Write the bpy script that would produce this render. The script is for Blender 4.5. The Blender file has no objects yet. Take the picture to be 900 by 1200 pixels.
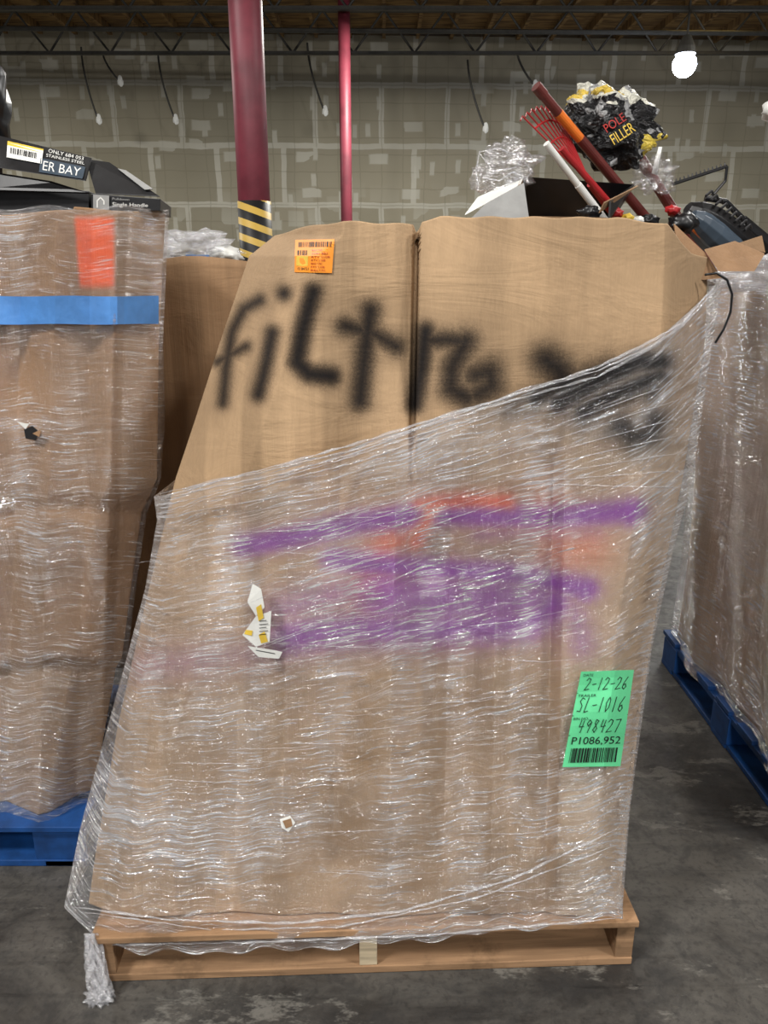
import bpy, bmesh, math, random
import numpy as np
from mathutils import Vector, Matrix, noise as mnoise
random.seed(7); np.random.seed(7)
scene = bpy.context.scene
scene.view_settings.view_transform = 'Standard'
D = math.radians
# ------------------------------------------------------------ camera (metres)
CAM_Z = 1.5; PITCH = D(17.0); FPX = 901.0
cam_d = bpy.data.cameras.new("camera"); cam = bpy.data.objects.new("camera", cam_d)
scene.collection.objects.link(cam); scene.camera = cam
cam.location = (0, 0, CAM_Z); cam.rotation_euler = (math.pi/2 - PITCH, 0, 0)
cam_d.sensor_fit = 'AUTO'; cam_d.sensor_width = 36; cam_d.lens = FPX/1200*36
cam_d.clip_start = 0.02; cam_d.clip_end = 200
CP, SP = math.cos(PITCH), math.sin(PITCH)

# survey helpers: measured photo angles + known distance -> metres in the room
def ZX(u, v, Y):
    a = np.arctan((np.asarray(v, float)-600)/FPX)+PITCH
    Z = CAM_Z - Y*np.tan(a)
    zc = Y*CP+(CAM_Z-Z)*SP
    return (np.asarray(u, float)-450)/FPX*zc, Z
def P(u, v, Y):
    x, z = ZX(u, v, Y); return Vector((float(x), float(Y), float(z)))
def Vof(Y, Z):
    h = CAM_Z-Z
    return 600+FPX*(h*CP-Y*SP)/(Y*CP+h*SP)

def lin(c):
    out = []
    for x in c[:3]:
        x = x/255.0
        out.append(x/12.92 if x <= 0.04045 else ((x+0.055)/1.055)**2.4)
    return (out[0], out[1], out[2], 1.0)

# ------------------------------------------------------------ node helpers
class NT:
    def __init__(s, name):
        s.m = bpy.data.materials.new(name); s.m.use_nodes = True
        s.t = s.m.node_tree; s.t.nodes.clear()
        s.out = s.n('ShaderNodeOutputMaterial')
    def n(s, typ, **kw):
        nd = s.t.nodes.new(typ)
        for k, v in kw.items(): setattr(nd, k, v)
        return nd
    def l(s, a, b): s.t.links.new(a, b)
    def val(s, inp, x):
        if isinstance(x, bpy.types.NodeSocket): s.l(x, inp)
        else: inp.default_value = x
    def math(s, op, a, b=0.0, c=None, clamp=False):
        nd = s.n('ShaderNodeMath', operation=op, use_clamp=clamp)
        s.val(nd.inputs[0], a); s.val(nd.inputs[1], b)
        if c is not None: s.val(nd.inputs[2], c)
        return nd.outputs[0]
    def mix(s, f, a, b, blend='MIX'):
        nd = s.n('ShaderNodeMix', data_type='RGBA', blend_type=blend)
        s.val(nd.inputs[0], f); s.val(nd.inputs[6], a); s.val(nd.inputs[7], b)
        return nd.outputs[2]
    def coord(s, kind='Object', scale=(1, 1, 1), rot=(0, 0, 0), loc=(0, 0, 0)):
        tc = s.n('ShaderNodeTexCoord'); mp = s.n('ShaderNodeMapping')
        mp.inputs['Scale'].default_value = scale; mp.inputs['Rotation'].default_value = rot
        mp.inputs['Location'].default_value = loc
        s.l(tc.outputs[kind], mp.inputs[0]); return mp.outputs[0]
    def noise(s, vec, scale=5, detail=3, rough=0.55, dist=0.0):
        nd = s.n('ShaderNodeTexNoise'); s.l(vec, nd.inputs['Vector'])
        nd.inputs['Scale'].default_value = scale; nd.inputs['Detail'].default_value = detail
        nd.inputs['Roughness'].default_value = rough; nd.inputs['Distortion'].default_value = dist
        return nd.outputs['Fac']
    def ramp(s, f, a, b, lo=0.0, hi=1.0):
        nd = s.n('ShaderNodeMapRange', interpolation_type='SMOOTHSTEP')
        s.val(nd.inputs[0], f); nd.inputs[1].default_value = a; nd.inputs[2].default_value = b
        nd.inputs[3].default_value = lo; nd.inputs[4].default_value = hi
        return nd.outputs[0]
    def bump(s, h, strength=0.3, dist=0.01):
        nd = s.n('ShaderNodeBump'); s.l(h, nd.inputs['Height'])
        nd.inputs['Strength'].default_value = strength; nd.inputs['Distance'].default_value = dist
        return nd.outputs[0]
    def bsdf(s, col, rough=0.6, metal=0.0, normal=None, spec=0.5):
        b = s.n('ShaderNodeBsdfPrincipled')
        s.val(b.inputs['Base Color'], col); s.val(b.inputs['Roughness'], rough)
        s.val(b.inputs['Metallic'], metal); b.inputs['Specular IOR Level'].default_value = spec
        if normal is not None: s.l(normal, b.inputs['Normal'])
        return b
    def done(s, shader):
        s.l(shader, s.out.inputs[0]); return s.m

def simple(name, rgb, rough=0.6, metal=0.0, var=0.12, nscale=20, bump=0.05, spec=0.5):
    t = NT(name); c = t.coord('Object')
    nz = t.noise(c, nscale, 4)
    f = t.ramp(nz, 0.3, 0.7)
    c1 = lin(rgb); c0 = tuple(x*(1-var) for x in c1[:3])+(1,); c2 = tuple(min(1, x*(1+var)) for x in c1[:3])+(1,)
    col = t.mix(f, c0, c2)
    return t.done(t.bsdf(col, rough, metal, t.bump(nz, bump, 0.01), spec).outputs[0])
def wood_mat(name, rgb):
    t = NT(name)
    g = t.noise(t.coord('Object', (2.5, 40, 40)), 1, 4, .6, .5); st = t.noise(t.coord('Object'), 6, 5, .7)
    c1 = lin(rgb); k = lambda f: tuple(x*f for x in c1[:3])+(1,)
    col = t.mix(t.ramp(g, .35, .65), k(.72), k(1.15)); col = t.mix(t.ramp(st, .5, .68, 0, .7), col, k(.42))
    return t.done(t.bsdf(col, .85, 0, t.bump(g, .3, .005), .2).outputs[0])

def cardboard(name, rgb, paint=False):
    t = NT(name); c = t.coord('Object')
    fl = t.noise(t.coord('Object', (70, 70, 1.5)), 1.0, 3, 0.6)
    fine = t.noise(t.coord('Object', (260, 260, 30)), 1.0, 2)
    big = t.noise(c, 2.2, 4, 0.6)
    cr = t.noise(t.coord('Object', (3, 3, 9), (0, .5, .2)), 1.0, 4, 0.6, 1.5)
    band = t.noise(t.coord('Object', (7, 3, 0.6)), 1.0, 2, 0.5)
    c1 = lin(rgb); c0 = tuple(x*0.78 for x in c1[:3])+(1,); c2 = tuple(min(1, x*1.13) for x in c1[:3])+(1,)
    col = t.mix(t.ramp(big, 0.3, 0.7), c0, c2)
    col = t.mix(t.ramp(band, 0.47, 0.54, 0, 0.6), col, tuple(x*0.70 for x in c1[:3])+(1,))
    col = t.mix(t.math('MULTIPLY', t.ramp(fl, 0.45, 0.7), 0.25), col, tuple(x*0.78 for x in c1[:3])+(1,))
    col = t.mix(t.math('MULTIPLY', t.ramp(fine, 0.4, 0.7), 0.12), col, tuple(min(1, x*1.25) for x in c1[:3])+(1,))
    if paint:
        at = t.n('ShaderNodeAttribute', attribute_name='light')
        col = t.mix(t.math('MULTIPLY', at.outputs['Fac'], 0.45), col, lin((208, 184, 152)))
        sp = t.noise(c, 520, 2, 0.7); sp2 = t.noise(c, 220, 2, 0.6)
        for nm, pc in (('orange', (232, 92, 38)), ('purple', (136, 48, 158)), ('black', (18, 16, 18))):
            a = t.n('ShaderNodeAttribute', attribute_name=nm)
            m = a.outputs['Fac']
            jit = t.math('MULTIPLY', t.math('SUBTRACT', t.math('ADD', t.math('MULTIPLY', sp, 0.6), t.math('MULTIPLY', sp2, 0.4)), 0.5), 1.0)
            edge = t.math('MULTIPLY', t.math('MULTIPLY', m, t.math('SUBTRACT', 1.0, m)), 4.0)
            mm = t.math('ADD', m, t.math('MULTIPLY', edge, jit), clamp=True)
            col = t.mix(mm, col, lin(pc))
    h = t.math('ADD', t.math('MULTIPLY', fl, 0.6), t.math('ADD', t.math('MULTIPLY', big, 0.8), t.math('MULTIPLY', cr, 1.2)))
    b = t.bsdf(col, 0.82, 0, t.bump(h, 0.35, 0.014), 0.25)
    return t.done(b.outputs[0])

def film_mat(name, base=0.10, streak=0.6, gloss=0.3, seed=0.0, rot=0.0, ws=1.0, tint=(0.84, 0.84, 0.86)):
    """Stretch film: clear plastic, cloudy in bunched layers, creases and painted highlight bands."""
    t = NT(name)
    uvA = t.coord('UV', (3.0, 60*ws, 1), (0, 0, rot), (seed, seed*2, 0))
    uvB = t.coord('UV', (11, 300*ws, 1), (0, 0, rot+0.05), (seed*3, 1, 0))
    uvC = t.coord('UV', (10, 190*ws, 1), (0, 0, rot-0.30), (seed*3, 1, 2))
    uvD = t.coord('UV', (8, 170*ws, 1), (0, 0, rot+0.42), (seed*3, 1, 5))
    big = t.noise(t.coord('Object', (1, 1, 1), (0, 0, 0), (seed, 0, 0)), 4.2, 4, 0.6)
    big2 = t.noise(t.coord('Object', (9, 9, 2.4), (0, 0.2, 0), (seed+5, 0, 0)), 1.0, 4, 0.65)
    big3 = t.noise(t.coord('Object', (1, 1, 1), (0, 0, 0), (seed+9, 3, 0)), 5.0, 3, 0.6)
    nA = t.noise(uvA, 1, 4, 0.65, 0.6); nB = t.noise(uvB, 1, 3, 0.6, 0.4); nC = t.noise(uvC, 1, 3, 0.6, 0.5); nD = t.noise(uvD, 1, 3, 0.6, 0.5)
    sA = t.ramp(nA, 0.52, 0.70); sB = t.ramp(nB, 0.56, 0.64); sC = t.ramp(nC, 0.58, 0.66); sD = t.ramp(nD, 0.58, 0.66)
    pA = t.ramp(big, 0.46, 0.60); pB = t.ramp(big2, 0.51, 0.63); pC = t.ramp(big3, 0.47, 0.60)
    st = t.math('ADD', t.math('MULTIPLY', sA, t.math('ADD', 0.05, t.math('MULTIPLY', pB, 0.40))), t.math('MULTIPLY', sB, t.math('ADD', 0.04, t.math('MULTIPLY', pB, 1.5))))
    st = t.math('ADD', st, t.math('MULTIPLY', sC, t.math('MULTIPLY', pA, 1.3)))
    st = t.math('ADD', st, t.math('MULTIPLY', sD, t.math('MULTIPLY', pC, 1.1)))
    att = t.n('ShaderNodeAttribute', attribute_name='bunch_highlight')
    bn = att.outputs['Fac']
    st2 = t.math('ADD', st, t.math('MULTIPLY', bn, t.math('ADD', t.math('MULTIPLY', sB, 2.6), t.math('ADD', t.math('MULTIPLY', sC, 1.8), sA))))
    milky = t.math('ADD', t.math('MULTIPLY', st2, streak), base)
    milky = t.math('ADD', milky, t.math('MULTIPLY', pB, 0.05))
    milky = t.math('ADD', milky, t.math('MULTIPLY', bn, 0.16), clamp=True)
    milky = t.math('MINIMUM', milky, 0.92)
    crk = t.noise(t.coord('Object', (1, 1, 1.6)), 26, 3, 0.6, 0.8)
    fld = t.noise(t.coord('Object', (4, 4, 12), (0, 0.5, 0)), 1.0, 3, 0.5, 1.0)
    h = t.math('ADD', nA, t.math('ADD', t.math('MULTIPLY', nB, 0.24), t.math('ADD', t.math('MULTIPLY', nC, 0.30), t.math('MULTIPLY', nD, 0.28))))
    h = t.math('ADD', h, t.math('ADD', t.math('MULTIPLY', crk, 0.8), t.math('MULTIPLY', fld, 2.2)))
    nrm = t.bump(h, 1.0, 0.022)
    tr = t.n('ShaderNodeBsdfTransparent'); tr.inputs[0].default_value = (0.97, 0.97, 0.98, 1)
    df = t.n('ShaderNodeBsdfDiffuse'); df.inputs[0].default_value = tuple(tint)+(1,)
    m1 = t.n('ShaderNodeMixShader'); t.l(milky, m1.inputs[0]); t.l(tr.outputs[0], m1.inputs[1]); t.l(df.outputs[0], m1.inputs[2])
    # spray paint sitting on the film itself
    ab = t.n('ShaderNodeAttribute', attribute_name='film_paint')
    dk = t.n('ShaderNodeBsdfDiffuse'); dk.inputs[0].default_value = lin((20, 18, 20))
    mp = t.n('ShaderNodeMixShader'); t.l(ab.outputs['Fac'], mp.inputs[0]); t.l(m1.outputs[0], mp.inputs[1]); t.l(dk.outputs[0], mp.inputs[2])
    gl = t.n('ShaderNodeBsdfGlossy'); gl.inputs['Roughness'].default_value = 0.15; gl.inputs[0].default_value = (1, 1, 1, 1)
    t.l(nrm, gl.inputs['Normal'])
    m2 = t.n('ShaderNodeMixShader')
    gf = t.math('ADD', gloss*0.16, t.math('MULTIPLY', st2, gloss*0.5), clamp=True)
    gf = t.math('MULTIPLY', t.math('MINIMUM', gf, 0.60), t.math('SUBTRACT', 1.0, t.math('MULTIPLY', ab.outputs['Fac'], .6)))
    t.l(gf, m2.inputs[0])
    t.l(mp.outputs[0], m2.inputs[1]); t.l(gl.outputs[0], m2.inputs[2])
    return t.done(m2.outputs[0])

def emis(name, rgb, s):
    t = NT(name); e = t.n('ShaderNodeEmission'); e.inputs[0].default_value = lin(rgb); e.inputs[1].default_value = s
    return t.done(e.outputs[0])

# ------------------------------------------------------------ mesh builder
class MB:
    def __init__(s): s.v = []; s.f = []; s.m = []; s.mats = []
    def mi(s, mat):
        if mat not in s.mats: s.mats.append(mat)
        return s.mats.index(mat)
    def poly(s, pts, mat):
        b = len(s.v); s.v += [tuple(p) for p in pts]; s.f.append(tuple(range(b, b+len(pts)))); s.m.append(s.mi(mat))
    def mesh(s, vs, fs, mat):
        b = len(s.v); s.v += [tuple(p) for p in vs]
        for f in fs: s.f.append(tuple(b+i for i in f)); s.m.append(s.mi(mat))
    def slab(s, pts, off, mat):
        off = Vector(off); n = len(pts); a = [Vector(p) for p in pts]; b = [p+off for p in a]
        fs = [tuple(range(n)), tuple(range(2*n-1, n-1, -1))]+[(i, i+n, (i+1) % n+n, (i+1) % n) for i in range(n)]
        s.mesh(a+b, fs, mat)
    def box(s, c, sz, mat, R=None):
        c = Vector(c); x, y, z = [k/2 for k in sz]
        vs = [Vector((i*x, j*y, k*z)) for i in (-1, 1) for j in (-1, 1) for k in (-1, 1)]
        if R: vs = [R @ q for q in vs]
        s.mesh([c+q for q in vs], [(0, 1, 3, 2), (4, 6, 7, 5), (0, 4, 5, 1), (2, 3, 7, 6), (0, 2, 6, 4), (1, 5, 7, 3)], mat)
    def tube(s, pts, r, mat, n=10, cap=True, flat=1.0):
        pts = [Vector(p) for p in pts]; rr = r if isinstance(r, (list, tuple)) else [r]*len(pts)
        rings = []; up = Vector((0.13, 0.9, 0.3)).normalized()
        for i, p in enumerate(pts):
            d = (pts[min(i+1, len(pts)-1)]-pts[max(i-1, 0)])
            d = d.normalized() if d.length > 1e-9 else Vector((0, 0, 1))
            a = d.cross(up)
            if a.length < 0.05: a = d.cross(Vector((1, 0, 0)))
            a.normalize(); b = d.cross(a).normalized()
            rings.append([p+(a*math.cos(t)+b*math.sin(t)*flat)*rr[i] for t in [2*math.pi*k/n for k in range(n)]])
        vs = [q for R in rings for q in R]; fs = []
        for i in range(len(pts)-1):
            for k in range(n): fs.append((i*n+k, i*n+(k+1) % n, (i+1)*n+(k+1) % n, (i+1)*n+k))
        if cap: fs += [tuple(range(n-1, -1, -1)), tuple((len(pts)-1)*n+k for k in range(n))]
        s.mesh(vs, fs, mat)
    def blob(s, c, rad, mat, amp=0.2, freq=3, sub=4, seed=0, R=None):
        bm = bmesh.new(); bmesh.ops.create_icosphere(bm, subdivisions=sub, radius=1)
        vs = []
        for q in bm.verts:
            p = q.co.copy(); w = 1+amp*mnoise.noise(p*freq+Vector((seed, seed, 0)))+amp*0.5*mnoise.noise(p*freq*2.7+Vector((0, seed, 3)))
            p = Vector((p.x*rad[0], p.y*rad[1], p.z*rad[2]))*w
            if R: p = R @ p
            vs.append(Vector(c)+p)
        fs = [tuple(q.index for q in f.verts) for f in bm.faces]; bm.free(); s.mesh(vs, fs, mat)
    def obj(s, name, smooth=False, bevel=0.0, parent=None):
        me = bpy.data.meshes.new(name); me.from_pydata(s.v, [], s.f); me.update()
        for m in s.mats: me.materials.append(m)
        me.polygons.foreach_set('material_index', s.m)
        if smooth: me.polygons.foreach_set('use_smooth', [True]*len(me.polygons))
        o = bpy.data.objects.new(name, me); scene.collection.objects.link(o)
        bm = bmesh.new(); bm.from_mesh(me); bmesh.ops.recalc_face_normals(bm, faces=bm.faces); bm.to_mesh(me); bm.free()
        if bevel:
            b = o.modifiers.new('bevel', 'BEVEL'); b.width = bevel; b.segments = 2; b.limit_method = 'ANGLE'
        if parent: o.parent = parent
        return o

def interp(x, tab):
    return np.interp(x, [t[0] for t in tab], [t[1] for t in tab])
def sstep(x, a, b):
    t = np.clip((x-a)/(b-a), 0, 1); return t*t*(3-2*t)

class Front:
    """Shape of a bulging box / film front."""
    def __init__(s, L, R, Y0, sL, dL, sR, dR, fold=None):
        s.L, s.R, s.Y0, s.sL, s.dL, s.sR, s.dR, s.fold = L, R, Y0, sL, dL, sR, dR, fold
    def Y(s, u, v):
        L = interp(v, s.L); R = interp(v, s.R); q = (u-L)/(R-L)
        y = interp(v, s.Y0)
        sl = interp(v, s.sL); sr = interp(v, s.sR)
        y = y+interp(v, s.dL)*np.clip((sl-q)/sl, 0, 1.3)**1.3+interp(v, s.dR)*np.clip((q-sr)/(1-sr), 0, 1.3)**1.3
        if s.fold: y = y+s.fold(u, v)
        return y
    def pt(s, u, v, off=0.0):
        Y = s.Y(np.float64(u), np.float64(v))-off
        return P(u, v, float(Y))
    def gridV(s, nS, nT, vT, vB):
        q = np.linspace(0, 1, nS)[None, :].repeat(nT, 0); t = np.linspace(0, 1, nT)[:, None].repeat(nS, 1)
        v = vT(q)+t*(vB(q)-vT(q)); L = interp(v, s.L); R = interp(v, s.R); u = L+q*(R-L)
        Y = s.Y(u, v); X, Z = ZX(u, v, Y)
        return np.stack([X, Y, Z], -1), u, v, t
    def gridZ(s, nS, nT, vT, Zb):
        q = np.linspace(0, 1, nS)[None, :].repeat(nT, 0); t = np.linspace(0, 1, nT)[:, None].repeat(nS, 1)
        vt = vT(q); ut = interp(vt, s.L)+q*(interp(vt, s.R)-interp(vt, s.L))
        _, Zt = ZX(ut, vt, s.Y(ut, vt))
        Z = Zt+t*(Zb-Zt); Y = np.full_like(Z, 1.4)
        for _ in range(6):
            v = Vof(Y, Z); u = interp(v, s.L)+q*(interp(v, s.R)-interp(v, s.L)); Y = s.Y(u, v)
        v = Vof(Y, Z); u = interp(v, s.L)+q*(interp(v, s.R)-interp(v, s.L)); X, _ = ZX(u, v, Y)
        return np.stack([X, Y, Z], -1), u, v, t

def ring(name, F, yback, mat, attrs={}, q=None, solid=0.0, inset=0.0, nk=14, smooth=True):
    nT, nS, _ = F.shape
    R = F[:, -1].copy(); L = F[:, 0].copy()
    BR = R.copy(); BR[:, 1] = yback; BR[:, 0] -= inset
    BL = L.copy(); BL[:, 1] = yback; BL[:, 0] += inset
    cols = [F]
    def seg(a, b):
        w = np.linspace(0, 1, nk+1)[1:-1]
        return np.stack([a*(1-k)+b*k for k in w], 1)
    cols += [seg(R, BR), BR[:, None], seg(BR, BL), BL[:, None], seg(BL, L)]
    A = np.concatenate(cols, 1); n = A.shape[1]
    idx = np.arange(nT*n).reshape(nT, n); nx = np.roll(idx, -1, 1)
    f = np.stack([idx[:-1], idx[1:], nx[1:], nx[:-1]], -1).reshape(-1, 4)
    me = bpy.data.meshes.new(name); me.from_pydata(A.reshape(-1, 3).tolist(), [], f.tolist()); me.update()
    me.materials.append(mat)
    me.polygons.foreach_set('use_smooth', [smooth]*len(me.polygons))
    for k, a in attrs.items():
        full = np.zeros((nT, n)); full[:, :nS] = a
        if k == 'bunch_highlight': full[:, nS:] = a[:, -1:]
        at = me.attributes.new(k, 'FLOAT', 'POINT'); at.data.foreach_set('value', full.reshape(-1).astype(np.float32))
    if q is not None:
        d = np.linalg.norm(np.diff(A[nT//2], axis=0), axis=1); arc = np.concatenate([[0], np.cumsum(d)])
        full = np.zeros((nT, n)); full[:, :nS] = q; full[:, nS:] = q[:, -1:]
        uv = me.uv_layers.new(name='UVMap'); vi = np.zeros(len(me.loops), dtype=np.int32); me.loops.foreach_get('vertex_index', vi)
        U = np.broadcast_to(arc[None], (nT, n)).reshape(-1)[vi]; Vv = full.reshape(-1)[vi]
        uv.data.foreach_set('uv', np.stack([U, Vv], -1).reshape(-1).astype(np.float32))
    o = bpy.data.objects.new(name, me); scene.collection.objects.link(o)
    if solid:
        m = o.modifiers.new('thickness', 'SOLIDIFY'); m.thickness = solid; m.offset = -1
    return o

def mask(U, V, pts, r, soft):
    d = np.full(U.shape, 1e9); pts = [np.array(p, float) for p in pts]
    if len(pts) == 1: pts = pts*2
    for a, b in zip(pts[:-1], pts[1:]):
        ab = b-a; L2 = max(ab@ab, 1e-6)
        t = np.clip(((U-a[0])*ab[0]+(V-a[1])*ab[1])/L2, 0, 1)
        d = np.minimum(d, np.hypot(U-a[0]-t*ab[0], V-a[1]-t*ab[1]))
    return 1/(1+np.exp(np.clip((d-r)/soft, -30, 30)))
def paint(U, V, items):
    m = np.zeros(U.shape)
    for pts, r, soft, al in items: m = np.maximum(m, al*mask(U, V, pts, r, soft)); m = m+(1-m)*0.10*al*mask(U, V, pts, r+6, 8)
    return m

# ------------------------------------------------------------ materials
M_card = cardboard("cardboard_painted", (182, 152, 118), True)
M_cardL = cardboard("cardboard_brown", (160, 126, 94), True)
M_cardD = cardboard("cardboard_dull", (150, 120, 90))
M_cardR = cardboard("cardboard_tan", (170, 142, 118))
M_film = film_mat("stretch_film", 0.04, 0.60, 0.85, 0.0, 0.0)
M_filmL = film_mat("stretch_film_tight", 0.025, 0.50, 0.8, 4.0, 0.10, 1.6)
M_filmR = film_mat("stretch_film_cloudy", 0.12, 0.5, 0.7, 9.0, -0.1, 1.6)
M_rope = film_mat("stretch_film_bunched", 0.22, 0.7, 0.9, 2.0, 0.3)
M_wood = wood_mat("pallet_wood", (164, 130, 98))
M_woodpale = wood_mat("pallet_wood_pale", (216, 198, 166))
M_blue = simple("pallet_blue_paint", (20, 70, 132), 0.6, var=0.45, nscale=8)
M_black = simple("black_print_card", (24, 24, 26), 0.45, var=0.3)
M_blackp = simple("black_plastic", (22, 22, 24), 0.35, var=0.2)
M_white = simple("white_paper", (225, 225, 220), 0.6, var=0.05)
M_grey = simple("grey_card", (150, 150, 148), 0.7)
M_yel = simple("yellow_ink", (225, 190, 70), 0.5)
M_red = simple("red_plastic", (170, 36, 40), 0.4)
M_mar = simple("maroon_paint", (116, 46, 58), 0.5, var=0.25, nscale=3)
M_pole = simple("pole_dark_red", (98, 42, 38), 0.4, var=0.2)
M_org = simple("orange_label", (244, 150, 40), 0.5, var=0.05)
M_orgd = simple("orange_plastic", (224, 116, 40), 0.4)
M_ink = simple("black_ink", (18, 18, 20), 0.6)
M_green = simple("green_label_paper", (108, 226, 160), 0.55, var=0.05)
M_tape = simple("blue_painters_tape", (78, 134, 200), 0.5, var=0.15, nscale=14, bump=0.4)
M_steel = simple("dark_steel", (62, 60, 55), 0.6, 0.2)
M_slate = simple("slate_plastic", (64, 76, 88), 0.35)

# ------------------------------------------------------------ room
def wall_mat():
    t = NT("taped_drywall")
    tc = t.n('ShaderNodeTexCoord'); sx = t.n('ShaderNodeSeparateXYZ'); t.l(tc.outputs['Object'], sx.inputs[0])
    wob = t.noise(tc.outputs['Object'], 1.6, 3)
    x = t.math('ADD', sx.outputs[0], t.math('MULTIPLY', wob, 0.10)); z = t.math('ADD', sx.outputs[2], t.math('MULTIPLY', wob, 0.08))
    cb = t.n('ShaderNodeCombineXYZ'); t.l(x, cb.inputs[0]); t.l(z, cb.inputs[1])
    def brick(w, h, mo, off=0.5, sm=0.2):
        b = t.n('ShaderNodeTexBrick'); t.l(cb.outputs[0], b.inputs['Vector']); b.offset = off
        b.inputs['Scale'].default_value = 1; b.inputs['Brick Width'].default_value = w; b.inputs['Row Height'].default_value = h
        b.inputs['Mortar Size'].default_value = mo; b.inputs['Mortar Smooth'].default_value = sm
        b.inputs['Color1'].default_value = lin((160, 153, 134)); b.inputs['Color2'].default_value = lin((148, 142, 124))
        b.inputs['Mortar'].default_value = lin((190, 186, 172)); return b
    b = brick(1.25, 1.05, 0.055)
    studs = brick(0.415, 0.30, 0.012, 0.0)
    smf = t.math('MULTIPLY', studs.outputs['Fac'], 0.35)
    col = t.mix(smf, b.outputs['Color'], lin((124, 118, 100)))
    def dabs(sx_, sz_, thr, gate, loc):
        mp = t.n('ShaderNodeMapping'); t.l(cb.outputs[0], mp.inputs[0]); mp.inputs['Scale'].default_value = (sx_, sz_, 1); mp.inputs['Location'].default_value = loc
        v = t.n('ShaderNodeTexVoronoi', distance='CHEBYCHEV', voronoi_dimensions='2D'); t.l(mp.outputs[0], v.inputs['Vector']); v.inputs['Scale'].default_value = 1
        sp = t.n('ShaderNodeSeparateXYZ'); t.l(v.outputs['Color'], sp.inputs[0])
        return t.math('MULTIPLY', t.ramp(v.outputs['Distance'], thr, thr+.08, 1, 0), t.math('GREATER_THAN', sp.outputs[0], gate))
    low = t.ramp(z, -1.0, 0.6, 1.0, 0.0)
    d1 = dabs(1.5, 3.0, 0.22, 0.72, (0, 0, 0)); d2 = t.math('MULTIPLY', dabs(2.4, 2.6, 0.33, 0.45, (7, 3, 0)), low); d3 = dabs(4.0, 1.6, 0.14, 0.7, (2, 8, 0))
    dm = t.math('MAXIMUM', t.math('MAXIMUM', d1, d2), d3)
    col = t.mix(t.math('MULTIPLY', dm, 0.7), col, lin((196, 193, 180)))
    n2 = t.noise(tc.outputs['Object'], 0.5, 3)
    col = t.mix(t.ramp(n2, 0.35, 0.7, 0.0, 0.3), col, lin((120, 113, 94)))
    return t.done(t.bsdf(col, 0.9, 0, None, 0.1).outputs[0])
def floor_mat():
    t = NT("stained_concrete"); c = t.coord('Object')
    a = t.noise(c, 1.9, 7, 0.7, 0.6); b = t.noise(c, 14, 5, 0.7, 0.5); d = t.noise(t.coord('Object', (1, 2.2, 1), (0, 0, 0.6)), 3.0, 6, 0.75)
    col = t.mix(t.ramp(a, 0.38, 0.62), lin((50, 48, 46)), lin((92, 89, 84)))
    col = t.mix(t.ramp(b, 0.45, 0.65, 0, 0.5), col, lin((42, 41, 40)))
    col = t.mix(t.ramp(d, 0.55, 0.62, 0, 0.65), col, lin((126, 123, 116)))
    sk = t.noise(t.coord('Object', (1.2, 20, 1), (0, 0, -0.5)), 1.0, 4, 0.6, 0.4)
    col = t.mix(t.math('MULTIPLY', t.ramp(sk, 0.53, 0.64), t.ramp(a, 0.5, 0.4, 0.25, .8)), col, lin((32, 31, 30)))
    col = t.mix(t.ramp(t.noise(c, 70, 3), 0.52, 0.66, 0, 0.35), col, lin((38, 37, 36)))
    return t.done(t.bsdf(col, t.ramp(b, 0.3, 0.7, 0.35, 0.65), 0, t.bump(b, 0.12, 0.01), 0.5).outputs[0])
def ceil_mat():
    t = NT("wood_deck"); c = t.coord('Object', (1, 6, 1))
    n = t.noise(c, 2, 4); col = t.mix(t.ramp(n, 0.3, 0.7), lin((96, 72, 44)), lin((160, 128, 80)))
    return t.done(t.bsdf(col, 0.9).outputs[0])
m = MB(); m.box((0, 8, -0.05), (44, 40, 0.1), floor_mat()); m.obj("floor")
m = MB(); m.box((0, 0, 0), (44, 0.2, 5.75), wall_mat()); w = m.obj("wall_back"); w.location = (0, 16.2, 2.875); w.rotation_euler = (0, 0, D(2.5))
M_ceil = ceil_mat()
m = MB(); m.box((0, 8, 5.9), (44, 40, 0.12), M_ceil)
for i in range(-34, 35): m.box((i*0.62, 12, 5.77), (0.06, 12, 0.14), M_ceil)
m.obj("ceiling")
for k, Y in enumerate((14.3, 12.1, 9.8)):
    m = MB(); zb, zt = 5.02, 5.64
    m.box((0, Y, zb), (40, 0.07, 0.05), M_steel); m.box((0, Y, zt), (40, 0.10, 0.06), M_steel)
    x = -20; s = 0
    while x < 20:
        m.tube([(x, Y, zb if s else zt), (x+0.5, Y, zt if s else zb)], 0.018, M_steel, 6); x += 0.5; s = 1-s
    m.obj("roof_truss" if k == 0 else "roof_truss.%03d" % k)
m = MB(); m.tube([(-18, 13.4, 5.2), (18, 13.4, 5.0)], 0.035, M_steel, 8)
m.obj("ceiling_conduit")
# columns
m = MB(); bx, by, r = -1.10, 7.0, 0.135
m.tube([(bx, by, 0.0), (bx, by, 5.8)], r, M_mar, 32); m.box((bx, by, 0.01), (0.4, 0.4, 0.02), M_mar)
t = NT("hazard_tape"); c = t.n('ShaderNodeTexCoord'); sx = t.n('ShaderNodeSeparateXYZ'); t.l(c.outputs['Object'], sx.inputs[0])
fr = t.math('FRACT', t.math('MULTIPLY', t.math('ADD', sx.outputs[2], t.math('MULTIPLY', sx.outputs[0], 0.35)), 8.0))
hz = t.mix(t.math('GREATER_THAN', fr, 0.45), lin((205, 170, 80)), lin((25, 24, 24)))
M_haz = t.done(t.bsdf(hz, 0.5).outputs[0])
m.tube([(bx, by, 1.0), (bx, by, 2.11)], r+0.006, M_haz, 32)
m.obj("steel_column", smooth=True)
m = MB(); bx, by = -0.56, 12.3
m.tube([(bx, by, 0), (bx, by, 5.8)], 0.085, M_mar, 20)
m.obj("sprinkler_riser_pipe", smooth=True)
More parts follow.
